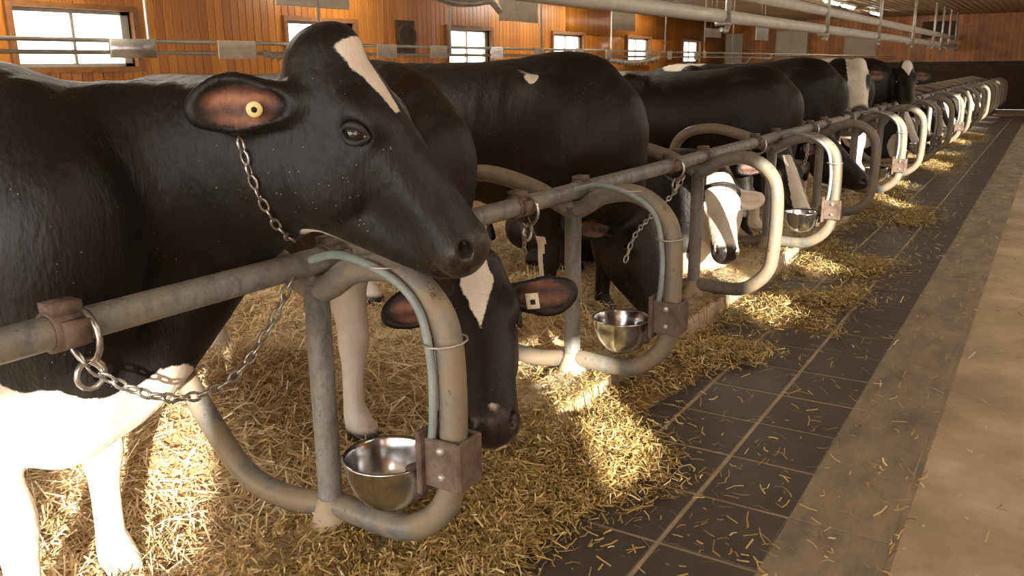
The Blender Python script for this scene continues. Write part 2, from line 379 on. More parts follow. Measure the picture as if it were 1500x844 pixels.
# ------------------------------------------------------------------ drinking bowls with bracket and water pipe
def make_bowl():
    root = empty('drinking_bowl', (0, 0, 0))
    V, F = lathe([(.0, -.135), (.04, -.133), (.075, -.115), (.10, -.08), (.114, -.03), (.118, .0), (.122, .004), (.118, .008), (.113, .0), (.108, -.03), (.094, -.078), (.07, -.108), (.04, -.12), (.0, -.122)], 36)
    link('bowl', mesh_np('bowl', V, F), 'steel', root, (.235, -.02, .365))
    bm = bmesh.new()
    bm_box(bm, (.372, -.02, .40), (.016, .10, .17), .004); bm_box(bm, (.43, -.045, .40), (.105, .014, .13), .004); bm_box(bm, (.43, .045, .40), (.105, .014, .13), .004); bm_box(bm, (.478, 0, .40), (.014, .10, .13), .004)
    me = bpy.data.meshes.new('bracket'); bm.to_mesh(me); bm.free(); br = link('bracket', me, 'rust', root)
    for zz in (.37, .44):
        V, F = lathe([(0, .008), (.008, .008), (.011, .0)], 8); V = V[:, [0, 2, 1]]*[1, -1, 1]; link('bolt', mesh_np('bolt', V+[.43, -.052, zz], F), 'galv', br)
    V, F = lathe([(0, .03), (.03, .03), (.034, .0), (.02, -.05), (0, -.05)], 12); link('valve', mesh_np('valve', V+[.33, -.02, .33], F), 'rust', root)
    pp = catmull([(.03, -.045, .875), (.14, -.05, .90), (.28, -.046, .868), (.372, -.044, .795), (.402, -.040, .66), (.402, -.040, .52), (.385, -.035, .42)], 6)
    tube_obj('water_pipe', pp, .011, 'hose', root, 8)
    for q in (10, 22):
        p = pp[q]; V, F = tube([(p[0]+.02+.05*math.cos(a), .0+.065*math.sin(a), p[2]) for a in np.linspace(0, 2*np.pi, 12, endpoint=False)], .003, 5, True)
        link('wire_tie', mesh_np('wire_tie', V, F), 'galv', root)
    return root
bproto = make_bowl(); first = True
for k in (0, 1, 3, 5, 7, 9, 11):
    o = bproto if first else copy_tree(bproto); first = False
    o.location = (RX, posts[1+k], 0)
    tag(o, 'round stainless steel drinking bowl hung inside the %s stall divider from the front' % ord_[k], 'drinking bowl', 'drinking bowls on the dividers')

# ------------------------------------------------------------------ cows: signed distance parts, meshed with surface nets
def nrm(v): v = np.array(v, float); return v/np.linalg.norm(v)
class SDF:
    def __init__(s): s.items = []          # (kind, data, op, k)
    def chain(s, pts, k, sub=3, op='u'):
        """pts: (pos, half side, half up, up)  -> elliptic cone segments"""
        P = catmull([np.concatenate([p[0], [p[1], p[2]], p[3] if len(p) > 3 else (0, 0, 1)]) for p in pts], sub)
        segs = []
        for a, b in zip(P[:-1], P[1:]):
            segs.append((a[:3], b[:3], a[3], b[3], a[4], b[4], nrm(a[5:8]+b[5:8])))
        s.items.append(('c', segs, op, k))
    def ell(s, c, r, k, ax=None, op='u'):
        s.items.append(('e', (np.array(c, float), np.array(r, float), np.eye(3) if ax is None else np.array(ax, float)), op, k))
    def bbox(s):
        lo = np.full(3, 9e9); hi = -lo
        for kd, d, op, k in s.items:
            if op != 'u': continue
            for q in (d if kd == 'c' else [d]):
                if kd == 'c': pts = [(q[0], max(q[2], q[4])), (q[1], max(q[3], q[5]))]
                else: pts = [(q[0], max(q[1]))]
                for c, r in pts: lo = np.minimum(lo, c-r); hi = np.maximum(hi, c+r)
        return lo-.03, hi+.03
    @staticmethod
    def _ell(p, r):
        k0 = np.sqrt(((p/r)**2).sum(1))+1e-9; k1 = np.sqrt(((p/(r*r))**2).sum(1))+1e-9
        return k0*(k0-1)/k1
    @staticmethod
    def _seg(p, a, b, s0, s1, u0, u1, up):
        ax = b-a; L = np.linalg.norm(ax)+1e-9; wv = ax/L; sv = np.cross(up, wv); sv /= np.linalg.norm(sv)+1e-9; uv = np.cross(wv, sv)
        q = p-a; tt = np.clip(q@wv/L, 0, 1); z = q@wv-tt*L; A = s0+(s1-s0)*tt; B = u0+(u1-u0)*tt; Cc = np.minimum(A, B)
        x = q@sv; y = q@uv
        k0 = np.sqrt((x/A)**2+(y/B)**2+(z/Cc)**2)+1e-9; k1 = np.sqrt((x/A**2)**2+(y/B**2)**2+(z/Cc**2)**2)+1e-9
        return k0*(k0-1)/k1
    def eval(s, p):
        d = np.full(len(p), .3)
        for kd, dat, op, k in s.items:
            e = np.full(len(p), .3)
            for q in (dat if kd == 'c' else [dat]):
                mrg = .10
                if kd == 'c':
                    r = max(q[2:6])+mrg; lo = np.minimum(q[0], q[1])-r; hi = np.maximum(q[0], q[1])+r
                else:
                    r = max(q[1])+mrg; lo = q[0]-r; hi = q[0]+r
                m = np.nonzero(((p > lo) & (p < hi)).all(1))[0]
                if not len(m): continue
                pm_ = p[m]
                v = s._seg(pm_, *q) if kd == 'c' else s._ell((pm_-q[0])@q[2].T, q[1])
                e[m] = np.minimum(e[m], v)
            if op == 's': e = -e; 
            if op == 'u':
                hk = np.maximum(k-np.abs(d-e), 0)/k; d = np.minimum(d, e)-hk*hk*k*.25
            else:
                hk = np.maximum(k-np.abs(d-e), 0)/k; d = np.maximum(d, e)+hk*hk*k*.25
        return d
    def mesh(s, h, smooth=2):
        lo, hi = s.bbox(); CS = 3
        nc = np.ceil((hi-lo)/(h*CS)).astype(int)+1
        g = np.stack(np.meshgrid(*[np.arange(n_) for n_ in nc], indexing='ij'), -1).reshape(-1, 3)
        dc = s.eval(lo+(g+.5)*h*CS).reshape(nc).astype(np.float32)
        D = np.repeat(np.repeat(np.repeat(dc, CS, 0), CS, 1), CS, 2)
        need = np.repeat(np.repeat(np.repeat(np.abs(dc) < h*CS*1.9, CS, 0), CS, 1), CS, 2)
        idx = np.argwhere(need)
        for a in range(0, len(idx), 400000):
            ch = idx[a:a+400000]; D[ch[:, 0], ch[:, 1], ch[:, 2]] = s.eval(lo+(ch+.5)*h)
        ins = D < 0
        sm = np.zeros(np.array(D.shape)-1, np.int8)
        cn = [(i, j, k) for i in (0, 1) for j in (0, 1) for k in (0, 1)]
        nx, ny_, nz = D.shape
        for i, j, k in cn: sm += ins[i:nx-1+i, j:ny_-1+j, k:nz-1+k]
        act = np.argwhere((sm > 0) & (sm < 8)); cid = np.full(sm.shape, -1, np.int32); cid[tuple(act.T)] = np.arange(len(act))
        vals = np.stack([D[act[:, 0]+i, act[:, 1]+j, act[:, 2]+k] for i, j, k in cn], 1)
        acc = np.zeros((len(act), 3)); cnt = np.zeros(len(act))
        for a in range(8):
            for b in range(a+1, 8):
                df = np.abs(np.array(cn[a])-np.array(cn[b])).sum()
                if df != 1: continue
                va, vb = vals[:, a], vals[:, b]; m = (va < 0) != (vb < 0)
                tt = np.where(m, va/(va-vb+1e-12), 0)[:, None]
                acc += np.where(m[:, None], np.array(cn[a])+(np.array(cn[b])-np.array(cn[a]))*tt, 0); cnt += m
        V = lo+(act+acc/cnt[:, None]+.5)*h
        F = []
        for ax in range(3):
            o = [1 if q == ax else 0 for q in range(3)]
            A = ins[:nx-o[0], :ny_-o[1], :nz-o[2]]; B = ins[o[0]:, o[1]:, o[2]:]
            e = np.argwhere(A != B); b1, b2 = [(1, 2), (2, 0), (0, 1)][ax]
            e = e[(e[:, b1] > 0) & (e[:, b2] > 0)]
            st = A[tuple(e.T)]
            def cc(d1, d2):
                q = e.copy(); q[:, b1] -= d1; q[:, b2] -= d2; return cid[tuple(q.T)]
            q4 = np.stack([cc(1, 1), cc(0, 1), cc(0, 0), cc(1, 0)], 1)
            q4[~st] = q4[~st][:, ::-1]; F.append(q4)
        F = np.concatenate(F); F = F[(F >= 0).all(1)]
        ed = np.concatenate([F[:, [0, 1]], F[:, [1, 2]], F[:, [2, 3]], F[:, [3, 0]]])
        for _ in range(smooth):
            deg = np.bincount(ed[:, 0], minlength=len(V))+1e-9
            avg = np.stack([np.bincount(ed[:, 0], V[ed[:, 1], q], minlength=len(V)) for q in range(3)], 1)/deg[:, None]
            V = V+.5*(avg-V)
        return V, F

def ell_f(P, c, r): return (1-np.sqrt((((P-np.array(c))/np.array(r))**2).sum(1)))*min(r)
def cap_f(P, a, b, r0, r1=None):
    a = np.array(a, float); b = np.array(b, float); r1 = r0 if r1 is None else r1
    tt = np.clip(((P-a)@(b-a))/((b-a)@(b-a)), 0, 1); return r0+(r1-r0)*tt-np.linalg.norm(P-a-tt[:, None]*(b-a), axis=1)
def smooth01(x, a, b): return np.clip((x-a)/(b-a), 0, 1)

def head_axes(h, n):
    h = nrm(h); n = np.array(n, float); n = nrm(n-h*(n@h)); return h, n, np.cross(h, n)   # third axis: the animal's right
def build_cow(label, loc, head, h, n, res, white, ears=None, lying=False, fore=(0, 0), hind=(0, 0), size=1.0, mid=None, fine=False, tags=None, head_w=1.08, extra=None, brown=.10, group='black and white dairy cows in the stalls'):
    loc = np.array(loc, float); hp = np.array(head, float)-loc; H, N, R = head_axes(h, n)
    hs = head_w; hw = lambda a, b, c=0.0: hp+H*a+N*b+R*c*hs
    S = SDF(); dz = -.60 if lying else 0.0; k = size; up = (0, 0, 1)
    T = lambda x, y, z: np.array((x*k, y*k, z*k+dz))
    # trunk
    S.chain([(T(-.90, 0, 1.17), .13*k, .15*k), (T(-.72, 0, 1.11), .23*k, .25*k), (T(-.40, 0, 1.01), .32*k, .345*k), (T(-.02, 0, .965), .36*k, .39*k), (T(.30, 0, .99), .31*k, .385*k), (T(.55, 0, 1.02), .235*k, .34*k), (T(.70, 0, 1.0), .17*k, .26*k)], .05)
    for s_ in (-1, 1):
        S.ell(T(-.50, s_*.235, 1.27), (.10*k, .07*k, .07*k), .10); S.ell(T(-.90, s_*.12, 1.22), (.06*k, .05*k, .06*k), .08)
        S.ell(T(.46, s_*.19, .98), (.17*k, .09*k, .30*k), .08)           # shoulder blade
    S.ell(T(.48, 0, 1.30), (.20*k, .07*k, .08*k), .10)                   # withers
    S.ell(T(.66, 0, .74), (.17*k, .12*k, .17*k), .12)                    # brisket
    S.ell(T(-.48, 0, .60), (.22*k, .17*k, .13*k), .08)                   # udder
    # neck: from the shoulders to the base of the skull
    a0 = T(.50, 0, 1.06); a3 = hw(.05, -.22); m_ = np.array(mid, float)-loc if mid is not None else (a0+a3)/2+np.array((.05, 0, .03))
    nu = nrm(np.array((0, 0, 1.))*.6+N*.6); d03 = nrm(a3-a0); upv = nrm(np.array((0, 0, 1.))-d03*d03[2])
    S.chain([(a0, .19*k, .31*k, upv), (a0*.55+m_*.45, .155*k, .255*k, upv), (m_, .12*k, .215*k, upv), (m_*.45+a3*.55, .10*k, .155*k, nrm(upv+N*.4)), (a3, .088*k, .12*k, nrm(upv*.5+N))], .07)
    if extra: S.chain([(np.array(p_, float)-loc if not callable(p_) else p_(hw), a_, b_, (0, 0, 1) if len(e_) < 1 else e_[0]) for p_, a_, b_, *e_ in extra], .09)
    # skull, jaw, cheeks
    def hc(rows, kk, op='u'): S.chain([(hw(q[0], q[1]), q[3]*hs, q[2], N) for q in rows], kk, 3, op)
    hc([(-.05, -.10, .085, .082), (.03, -.12, .118, .10), (.13, -.118, .118, .098), (.24, -.103, .102, .080), (.35, -.088, .088, .068), (.42, -.080, .080, .072), (.462, -.077, .070, .072)], .045)
    S.ell(hw(-.062, -.05), (.048, .055, .058), .05, [H, N, R])
    hc([(.08, -.265, .085, .070), (.19, -.265, .088, .066), (.30, -.215, .070, .054), (.40, -.163, .055, .050), (.458, -.135, .042, .047)], .035)
    S.ell(hw(.468, -.072), (.044, .066, .074), .03, [H, N, R])
    eyes = []
    for s_ in (-1, 1):
        S.ell(hw(.15, -.215, s_*.062), (.11, .11, .038), .03, [H, N, R])
        S.ell(hw(.115, -.052, s_*.080), (.055, .032, .032), .04, [H, N, R])
        S.ell(hw(.30, -.075, s_*.055), (.10, .02, .018), .03, [H, N, R])
        ec = hw(.136, -.082, s_*.094); eyes.append((ec, s_))
        E1 = nrm(H*.62+N*.55); E2 = nrm(N*.62-H*.55)
        if fine: S.ell(ec+R*s_*.010, (.034, .024, .022), .012, [E1, E2, R], 's')
        hd_ = nrm(H*.75+R*s_*.65); S.ell(hw(.482, -.042, s_*.058), (.042, .016, .019), .008, [hd_, N, np.cross(hd_, N)], 's')
        if fine: S.chain([(hw(.51, -.125, s_*.030), .010, .010, N), (hw(.455, -.138, s_*.070), .011, .011, N), (hw(.40, -.150, s_*.071), .010, .010, N), (hw(.34, -.172, s_*.066), .007, .007, N)], .012, 2, 's')
    # ears: cupped leaves
    epos = []
    for s_ in (-1, 1):
        if ears and s_ in ears: ed, eo = ears[s_]; ed = nrm(ed); eo = np.array(eo, float)
        else: ed = nrm(R*s_*.93-N*.22-H*.10); eo = H*.25+N*.55+R*s_*.2
        eo = nrm(eo-ed*(eo@ed)); ew = np.cross(ed, eo); rt = hw(.0, -.165, s_*.085)
        cc = rt+ed*.115
        S.chain([(rt-ed*.01, .030, .030, eo), (rt+ed*.035, .034, .024, eo)], .03, 1)
        S.ell(cc+ed*.014+ew*.004, (.090, .030, .068), .03, [ed, eo, ew]); S.ell(rt+ed*.055, (.062, .030, .044), .03, [ed, eo, ew]); S.ell(cc+ed*.085-ew*.012, (.030, .018, .030), .04, [ed, eo, ew])
        S.ell(cc+eo*.031+ed*.016+ew*.003, (.080, .033, .056), .008, [ed, eo, ew], 's'); S.ell(rt+ed*.065+eo*.030, (.050, .030, .032), .012, [ed, eo, ew], 's')
        epos.append((cc, ed, eo, ew, s_))
    # legs
    if not lying:
        for s_, fo, hi_ in ((1, fore[0], hind[0]), (-1, fore[1], hind[1])):
            S.chain([(T(.46, s_*.19, .88), .10, .15, (1, 0, 0)), (T(.45+fo*.3, s_*.185, .68), .075, .105, (1, 0, 0)), (T(.49+fo*.7, s_*.17, .50), .052, .062, (1, 0, 0)), (T(.50+fo*.9, s_*.165, .40), .054, .058, (1, 0, 0)), (T(.495+fo, s_*.165, .30), .038, .042, (1, 0, 0)), (T(.49+fo, s_*.165, .16), .036, .042, (1, 0, 0)), (T(.50+fo, s_*.165, .11), .046, .050, (1, 0, 0)), (T(.53+fo, s_*.165, .035), .056, .066, (1, 0, 0))], .05)
            S.chain([(T(-.66, s_*.17, .98), .13, .21, (1, 0, 0)), (T(-.60, s_*.19, .76), .10, .16, (1, 0, 0)), (T(-.72+hi_*.6, s_*.19, .58), .06, .085, (1, 0, 0)), (T(-.80+hi_, s_*.18, .47), .048, .062, (1, 0, 0)), (T(-.76+hi_, s_*.18, .30), .038, .046, (1, 0, 0)), (T(-.74+hi_, s_*.18, .15), .042, .046, (1, 0, 0)), (T(-.70+hi_, s_*.18, .035), .056, .068, (1, 0, 0))], .05)
    else:
        for s_ in (-1, 1):
            S.chain([(T(.48, s_*.2, .80), .10, .13), (T(.62, s_*.22, .70), .06, .06), (T(.36, s_*.24, .65), .045, .045)], .06, 2)
            S.chain([(T(-.55, s_*.28, .85), .14, .16), (T(-.20, s_*.36, .72), .10, .10), (T(-.42, s_*.42, .66), .05, .05), (T(-.05, s_*.44, .645), .045, .04)], .06, 2)
    S.chain([(T(-.93, 0, 1.30), .035, .03, (1, 0, 0)), (T(-1.03, 0, 1.12), .025, .025, (1, 0, 0)), (T(-1.04, 0, .9 if not lying else .85), .018, .018, (1, 0, 0)), (T(-1.03, .02, .62 if not lying else .68), .035, .035, (1, 0, 0))], .03)
    V, F = S.mesh(res)
    me = mesh_np('cow', V, F)
    q = V-hp; Hc = np.stack([q@H, q@N, q@R], 1)
    B = V.copy(); B[:, 2] -= dz; B /= k
    B[:, 2] = np.where(B[:, 2] < 5, B[:, 2], B[:, 2])
    wf = white(B, Hc)
    nose = np.clip(smooth01(Hc[:, 0], .445, .475)*smooth01(-Hc[:, 1], .17, .10), 0, 1)*(np.linalg.norm(Hc, axis=1) < .7)
    pink = np.zeros(len(V))
    for cc, ed, eo, ew, s_ in epos:
        e = V-cc; a = e@ed; b = e@eo; c = e@ew
        ins_ = ((a/.088)**2+(c/.046)**2 < 1) & (b > -.03) & (b < .02)
        pink = np.maximum(pink, ins_*np.clip(1.25*(1-(a/.088)**2-(c/.05)**2), 0, .75 if s_ == 1 and fine else .4)*(.65+.35*np.sin(c*120)))
    hoof = smooth01(-B[:, 2], -.075, -.06)*(0 if lying else 1)
    for nm, arr in (('white', wf), ('nose', np.maximum(nose, hoof)), ('pink', pink), ('brown', np.full(len(V), brown))):
        a = me.attributes.new(nm, 'FLOAT', 'POINT'); a.data.foreach_set('value', arr.astype(np.float32))
    o = link('dairy_cow', me, 'coat', None, loc); tag(o, label, 'cow', group)
    er = .030 if fine else .0245; E1 = nrm(H*.62+N*.55); E2 = nrm(N*.62-H*.55)
    for ec, s_ in eyes:
        V2, F2 = lathe([(math.sin(a)*1, -math.cos(a)) for a in np.linspace(.02, math.pi-.02, 14)], 20)
        eo_ = link('eye', mesh_np('eye', V2, F2), 'eyeball', o)
        ez = nrm(R*s_+N*.1); ex = nrm(E1-ez*(E1@ez)); ey = np.cross(ez, ex); c0 = ec-R*s_*(.010 if fine else .0)
        mt = Matrix.Identity(4)
        for r_ in range(3): mt[r_][0] = ex[r_]*er; mt[r_][1] = ey[r_]*er; mt[r_][2] = ez[r_]*er; mt[r_][3] = c0[r_]+R[r_]*s_*.002
        eo_.matrix_local = mt
        if fine:   # eyelids: an almond rim round the eye
            for nm, sg in (('upper_eyelid', 1), ('lower_eyelid', -1)):
                pth = [c0+R*s_*(.0275-.013*a*a-.004*abs(sg*(1-a*a)))+E1*(a*.034)+E2*(sg*.019*(1-a*a)) for a in np.linspace(-1, 1, 13)]
                tube_obj(nm, pth, [.004+.0045*(1-a*a) for a in np.linspace(-1, 1, 13)], 'black_strap', o, 8)
    if tags:
        for s_, kind in tags.items():
            cc, ed, eo, ew, _ = [e for e in epos if e[4] == s_][0]
            if kind == 'round':
                V2, F2 = lathe([(.004, .006), (.010, .006), (.017, .004), (.018, .0), (.010, -.003), (0, -.003)], 18); base = cc+ed*(-.03)+eo*.018+ew*(-.008)
                V2 = base+np.outer(V2[:, 0], ed)+np.outer(V2[:, 1], ew)+np.outer(V2[:, 2], eo)
                tg = link('ear_tag', mesh_np('ear_tag', V2, F2), 'tagyellow', o)
                V3, F3 = lathe([(.0, .0105), (.006, .0095), (.0068, .004)], 12); V3 = base+np.outer(V3[:, 0], ed)+np.outer(V3[:, 1], ew)+np.outer(V3[:, 2], eo); link('tag_stud', mesh_np('tag_stud', V3, F3), 'black_ink', tg)
            else:
                base = cc-ed*.045+eo*.022; dn = nrm(np.array((0, 0, -1.))-eo*(-eo[2]))
                sd_ = np.cross(eo, dn); V2, F2 = boxq((0, 0, 0), (.042, .05, .003)); V2 = base+np.outer(V2[:, 0], sd_)+np.outer(V2[:, 1], dn)+np.outer(V2[:, 2], eo)+dn*.02
                tg = link('ear_tag', mesh_np('ear_tag', V2, F2, False), 'tagwhite', o)
                V3, F3 = boxq((0, .004, .002), (.016, .016, .002)); V3 = base+np.outer(V3[:, 0], sd_)+np.outer(V3[:, 1], dn)+np.outer(V3[:, 2], eo)+dn*.02; link('tag_mark', mesh_np('tag_mark', V3, F3, False), 'black_ink', tg)
    return o

# white markings: positive is white, in body coordinates B (x fwd, z up) and head coordinates Hc (along face, up from face, right)
def blaze(Hc, h0, h1, w0, w1, off=0.0):
    tt = np.clip((Hc[:, 0]-h0)/(h1-h0), 0, 1); wd = w0+(w1-w0)*tt
    f = np.minimum(wd-np.abs(Hc[:, 2]-off), np.minimum(Hc[:, 0]-h0, h1-Hc[:, 0])); f = np.minimum(f, Hc[:, 1]+.075); return np.where(np.linalg.norm(Hc, axis=1) < .75, f, -1)
mx = lambda *a: np.maximum.reduce(a)
far_head = lambda Hc: np.linalg.norm(Hc-np.array((.18, -.12, 0)), axis=1)
def w_hero(B, Hc):
    legs = np.where(far_head(Hc) > .45, .58+.05*np.sin(B[:, 0]*13)+.03*np.sin(B[:, 1]*17+B[:, 0]*9)-B[:, 2], -1)
    return mx(legs, ell_f(B, (.52, 0, .54), (.40, .42, .20))+.02*np.sin(B[:, 0]*31)*np.sin(B[:, 1]*23), blaze(Hc, -.05, .14, .045, .008, .022), cap_f(Hc, (.14, -.385, .0), (.30, -.305, .0), .045, .03))
def w_two(B, Hc):
    tt = Hc[:, 0]; dia = np.minimum(.052-np.abs(tt-.03)*.30, .05)-np.abs(Hc[:, 2]); dia = np.where((Hc[:, 1] > -.07) & (tt > -.1) & (tt < .21), dia, -1)
    legs = np.where(far_head(Hc) > .5, np.minimum(.66-B[:, 2], .045+.2*(B[:, 2] < .3)-(B[:, 0]-.49)*.5), -1)
    return mx(dia, legs, ell_f(B, (0, 0, .5), (.5, .25, .12)), cap_f(Hc, (.455, -.02, -.008), (.50, -.05, -.01), .022))
def w_three(B, Hc):
    return mx(cap_f(B, (.26, -.17, 1.36), (.40, -.23, 1.28), .03), np.where(far_head(Hc) > .5, .52-B[:, 2], -1), ell_f(B, (-.1, 0, .54), (.6, .4, .14))+.02*np.sin(B[:, 0]*24))
def w_four(B, Hc):
    return mx(np.where(far_head(Hc) < .42, np.minimum(np.minimum(Hc[:, 0]+.06, .085+.10*np.sin(Hc[:, 0]*9)*.2-Hc[:, 2]), 1), -1), ell_f(B, (.5, 0, .7), (.35, .4, .12)))
def w_five(B, Hc):
    return mx(blaze(Hc, .0, .52, .035, .075), ell_f(B, (-.86, 0, 1.33), (.09, .12, .10)), np.where(far_head(Hc) > .5, .50-B[:, 2], -1))
def w_six(B, Hc):
    return mx(ell_f(B, (-.66, -.05, 1.36), (.22, .22, .10)), np.where(far_head(Hc) > .5, .56-B[:, 2], -1))
def w_seven(B, Hc):
    hd = np.where(far_head(Hc) < .40, .08-0*Hc[:, 0], -1); patch = ell_f(Hc, (.16, -.06, -.085), (.11, .06, .05)); back = ell_f(B, (.0, 0, 1.3), (.75, .5, .16))
    ear = -np.minimum(.05, .125-np.abs(Hc[:, 2]))
    return np.minimum(mx(hd, back, np.where(far_head(Hc) > .5, .6-B[:, 2], -1)), np.minimum(-patch, np.where(np.abs(Hc[:, 2]) > .115, np.where(far_head(Hc) < .40, -.05, 1), 1)))
def w_eight(B, Hc):
    tt = Hc[:, 0]; star = np.where((Hc[:, 1] > -.09) & (tt < .12), .065-np.abs(tt+.02)*.45-np.abs(Hc[:, 2]), -1)
    return mx(star, np.where(far_head(Hc) > .5, .55-B[:, 2], -1))
def w_far(B, Hc):
    return mx(blaze(Hc, -.03, .52, .05, .07), ell_f(B, (.25, -.3, 1.1), (.25, .3, .3)), ell_f(B, (-.6, 0, 1.2), (.25, .4, .3)), np.where(far_head(Hc) > .5, .6-B[:, 2], -1), ell_f(B, (.68, 0, .85), (.15, .3, .25)))

psi = math.radians(18)
HH = nrm((.541, .176, -.822)); HN = nrm((.782, .254, .569)); F0 = at(537, 85, Y=1.50)
cows = []
cows.append(build_cow('black cow with a white forehead blaze, head raised over the rail, nearest the camera', (-2.51, 1.02, -.02), F0, HH, HN, .0075, w_hero,
    ears={1: ((-.74, -.66, -.02), (.66, -.74, -.1))}, fore=(-.03, .16), fine=True, tags={1: 'round'}, mid=(-1.78, 1.28, 1.12), brown=.04,
    extra=[(lambda q: q(.14, -.275), .085, .11, (1, 0, 0)), ((-1.60, 1.45, 1.05), .115, .125, (1, 0, 0)), ((-1.75, 1.43, .93), .11, .115, (1, 0, 0)), ((-1.83, 1.34, .80), .13, .13, (1, 0, 0)), ((-1.88, 1.18, .66), .15, .15, (1, 0, 0)), ((-1.92, 1.02, .58), .15, .14, (1, 0, 0))]))
cows.append(build_cow('black cow with a white diamond on its forehead, nose down at the hay', (-2.45, 2.3, .02), (-1.40, 2.03, .765), (.479, -.587, -.653), (.323, -.574, .753), .0095, w_two,
    fine=True, tags={-1: 'flag'}, mid=(-1.80, 2.22, .86), size=.97, brown=.14, fore=(.12, -.05)))
cows.append(build_cow('all black headed cow reaching down behind the second drinking bowl, white dash on shoulder', (-2.5, 3.78, .02), (-1.64, 3.90, .62), (.40, -.30, -.86), (.80, -.30, .45), .012, w_three, mid=(-1.82, 3.74, .98), fore=(.1, -.05)))
cows.append(build_cow('white-faced cow lying in straw with a dark strap round its head', (-2.45, 5.25, .03), (-1.66, 5.05, .66), (.33, -.62, -.70), (.33, -.55, .76), .012, w_four, lying=True, mid=(-1.83, 5.18, .60)))
o4 = cows[-1]; hv, nv, rv = head_axes((.33, -.62, -.70), (.33, -.55, .76)); hc4 = np.array((-1.66, 5.05, .66))-np.array(o4.location)
tube_obj('head_strap', [hc4+hv*(.02+.03*math.cos(a))+nv*(-.13+.175*math.cos(a))+rv*.128*math.sin(a) for a in np.linspace(0, 2*np.pi, 28, endpoint=False)], .012, 'black_strap', o4, 8, True)
cows.append(build_cow('black cow with a long white blaze, head lowered behind the fourth divider', (-2.42, 6.65, .0), (-1.62, 6.42, .70), (.45, -.45, -.77), (.55, -.5, .6), .014, w_five, mid=(-1.84, 6.6, .86), size=.96))
cows.append(build_cow('black cow with white on its rump and head lowered behind the fifth divider', (-2.42, 8.1, .0), (-1.62, 7.95, .72), (.7, -.1, -.7), (.7, 0, .7), .014, w_six, mid=(-1.84, 8.05, .87)))
cows.append(build_cow('white-headed cow with a black eye patch, head held up above the rail', (-2.45, 9.55, .0), at(1260, 96, Y=9.4), (.20, -.52, -.80), (.35, -.75, .6), .014, w_seven, mid=(-1.85, 9.5, 1.15)))
cows.append(build_cow('black cow with a white forehead star, head held up farthest along the row', (-2.45, 11.0, .0), at(1330, 98, Y=10.9), (.20, -.55, -.78), (.35, -.75, .6), .014, w_eight, mid=(-1.85, 11.0, 1.15)))
fc = build_cow('black and white spotted cow in the first stall beyond the star-faced cow, lying down', (-2.4, 12.45, .02), (-1.62, 12.3, .70), (.45, -.45, -.77), (.55, -.5, .6), .018, w_far, lying=True, mid=(-1.80, 12.4, .62))
for k in range(1, 9):
    o = copy_tree(fc); o.location = (-2.4+random.uniform(-.05, .05), 12.45+PIT*k, .02); o['label'] = 'black and white spotted cow %s stall beyond the star-faced cow, lying down' % ['', 'in the second', 'in the third', 'in the fourth', 'in the fifth', 'in the sixth', 'in the seventh', 'in the eighth', 'in the ninth'][k]

# ------------------------------------------------------------------ tie chains, link by link
lk = [(.017*math.cos(a), .0085*math.sin(a), 0) for a in np.linspace(0, 2*np.pi, 10, endpoint=False)]
lV, lF = tube(lk, .0032, 5, True)
link_me = mesh_np('chain_link', lV, lF); link_me.materials.append(M['chain_steel'])
def chain(pts, label, scale=1.0, closed=False):
    P = np.array(catmull(pts, 10, closed)); seg = np.linalg.norm(np.diff(P, axis=0), axis=1); cum = np.concatenate([[0], np.cumsum(seg)])
    step = .0275*scale; n_ = int(cum[-1]/step); root = empty('tie_chain', P[0]); tag(root, label, 'chain', 'tie chains of the cows')
    for i in range(n_):
        s_ = (i+.5)*step; p = np.array([np.interp(s_, cum, P[:, q]) for q in range(3)]); p2 = np.array([np.interp(s_+.01, cum, P[:, q]) for q in range(3)]); d = nrm(p2-p)
        u = np.cross(d, (0, 0, 1)); u = nrm(u) if np.linalg.norm(u) > .1 else np.array((0, 1., 0)); v = np.cross(d, u)
        a = math.radians(35+90*(i % 2)); x2 = math.cos(a)*u+math.sin(a)*v; x3 = np.cross(d, x2)
        o = link('chain_link', link_me, None, root)
        mt = Matrix.Identity(4)
        for r_ in range(3): mt[r_][0] = d[r_]*scale; mt[r_][1] = x2[r_]*scale; mt[r_][2] = x3[r_]*scale; mt[r_][3] = p[r_]-P[0][r_]
        o.matrix_local = mt
def on_cow(o, pts, lift=.008):
    bv = BVHTree.FromPolygons([v.co+o.location for v in o.data.vertices], [p.vertices[:] for p in o.data.polygons]); out = []
    for x, y in pts:
        d = Vector(ray(x, y)).normalized(); hit = bv.ray_cast(Vector(CPOS), d)
        if hit[0] is not None: out.append(np.array(hit[0]-d*lift))
    return out
bpy.context.view_layer.update()
nk = on_cow(cows[0], [(350, 203), (360, 235), (372, 270), (388, 303), (405, 330), (420, 345), (432, 354)], .006)
if len(nk) > 2: chain(nk, 'steel neck chain hanging from behind the ear of the nearest cow', 1.05)
chain([at(428, 404, X=-1.57), at(405, 460, X=-1.56), at(370, 520, X=-1.55), at(330, 562, X=-1.54), at(280, 582, X=-1.53), at(225, 580, X=-1.53), at(170, 560, X=-1.53), at(130, 535, X=-1.54), at(112, 515, X=-1.56)], 'slack steel tie chain looping below the rail in front of the nearest cow', 1.15)
chain([at(766, 328, X=-1.58), at(768, 350, X=-1.60), at(767, 378, X=-1.62)], 'short tie chain hanging from the rail ring above the second cow', 1.1)
chain([at(1003, 258, X=-1.58), at(985, 285, X=-1.6), at(955, 315, X=-1.62), at(930, 345, X=-1.62), at(915, 385, X=-1.63)], 'tie chain running from the rail to the cow behind the second bowl', 1.2)
chain([at(1185, 205, X=-1.56), at(1180, 235, X=-1.56), at(1165, 262, X=-1.57)], 'tie chain hanging from the rail beside the fourth divider', 1.2)

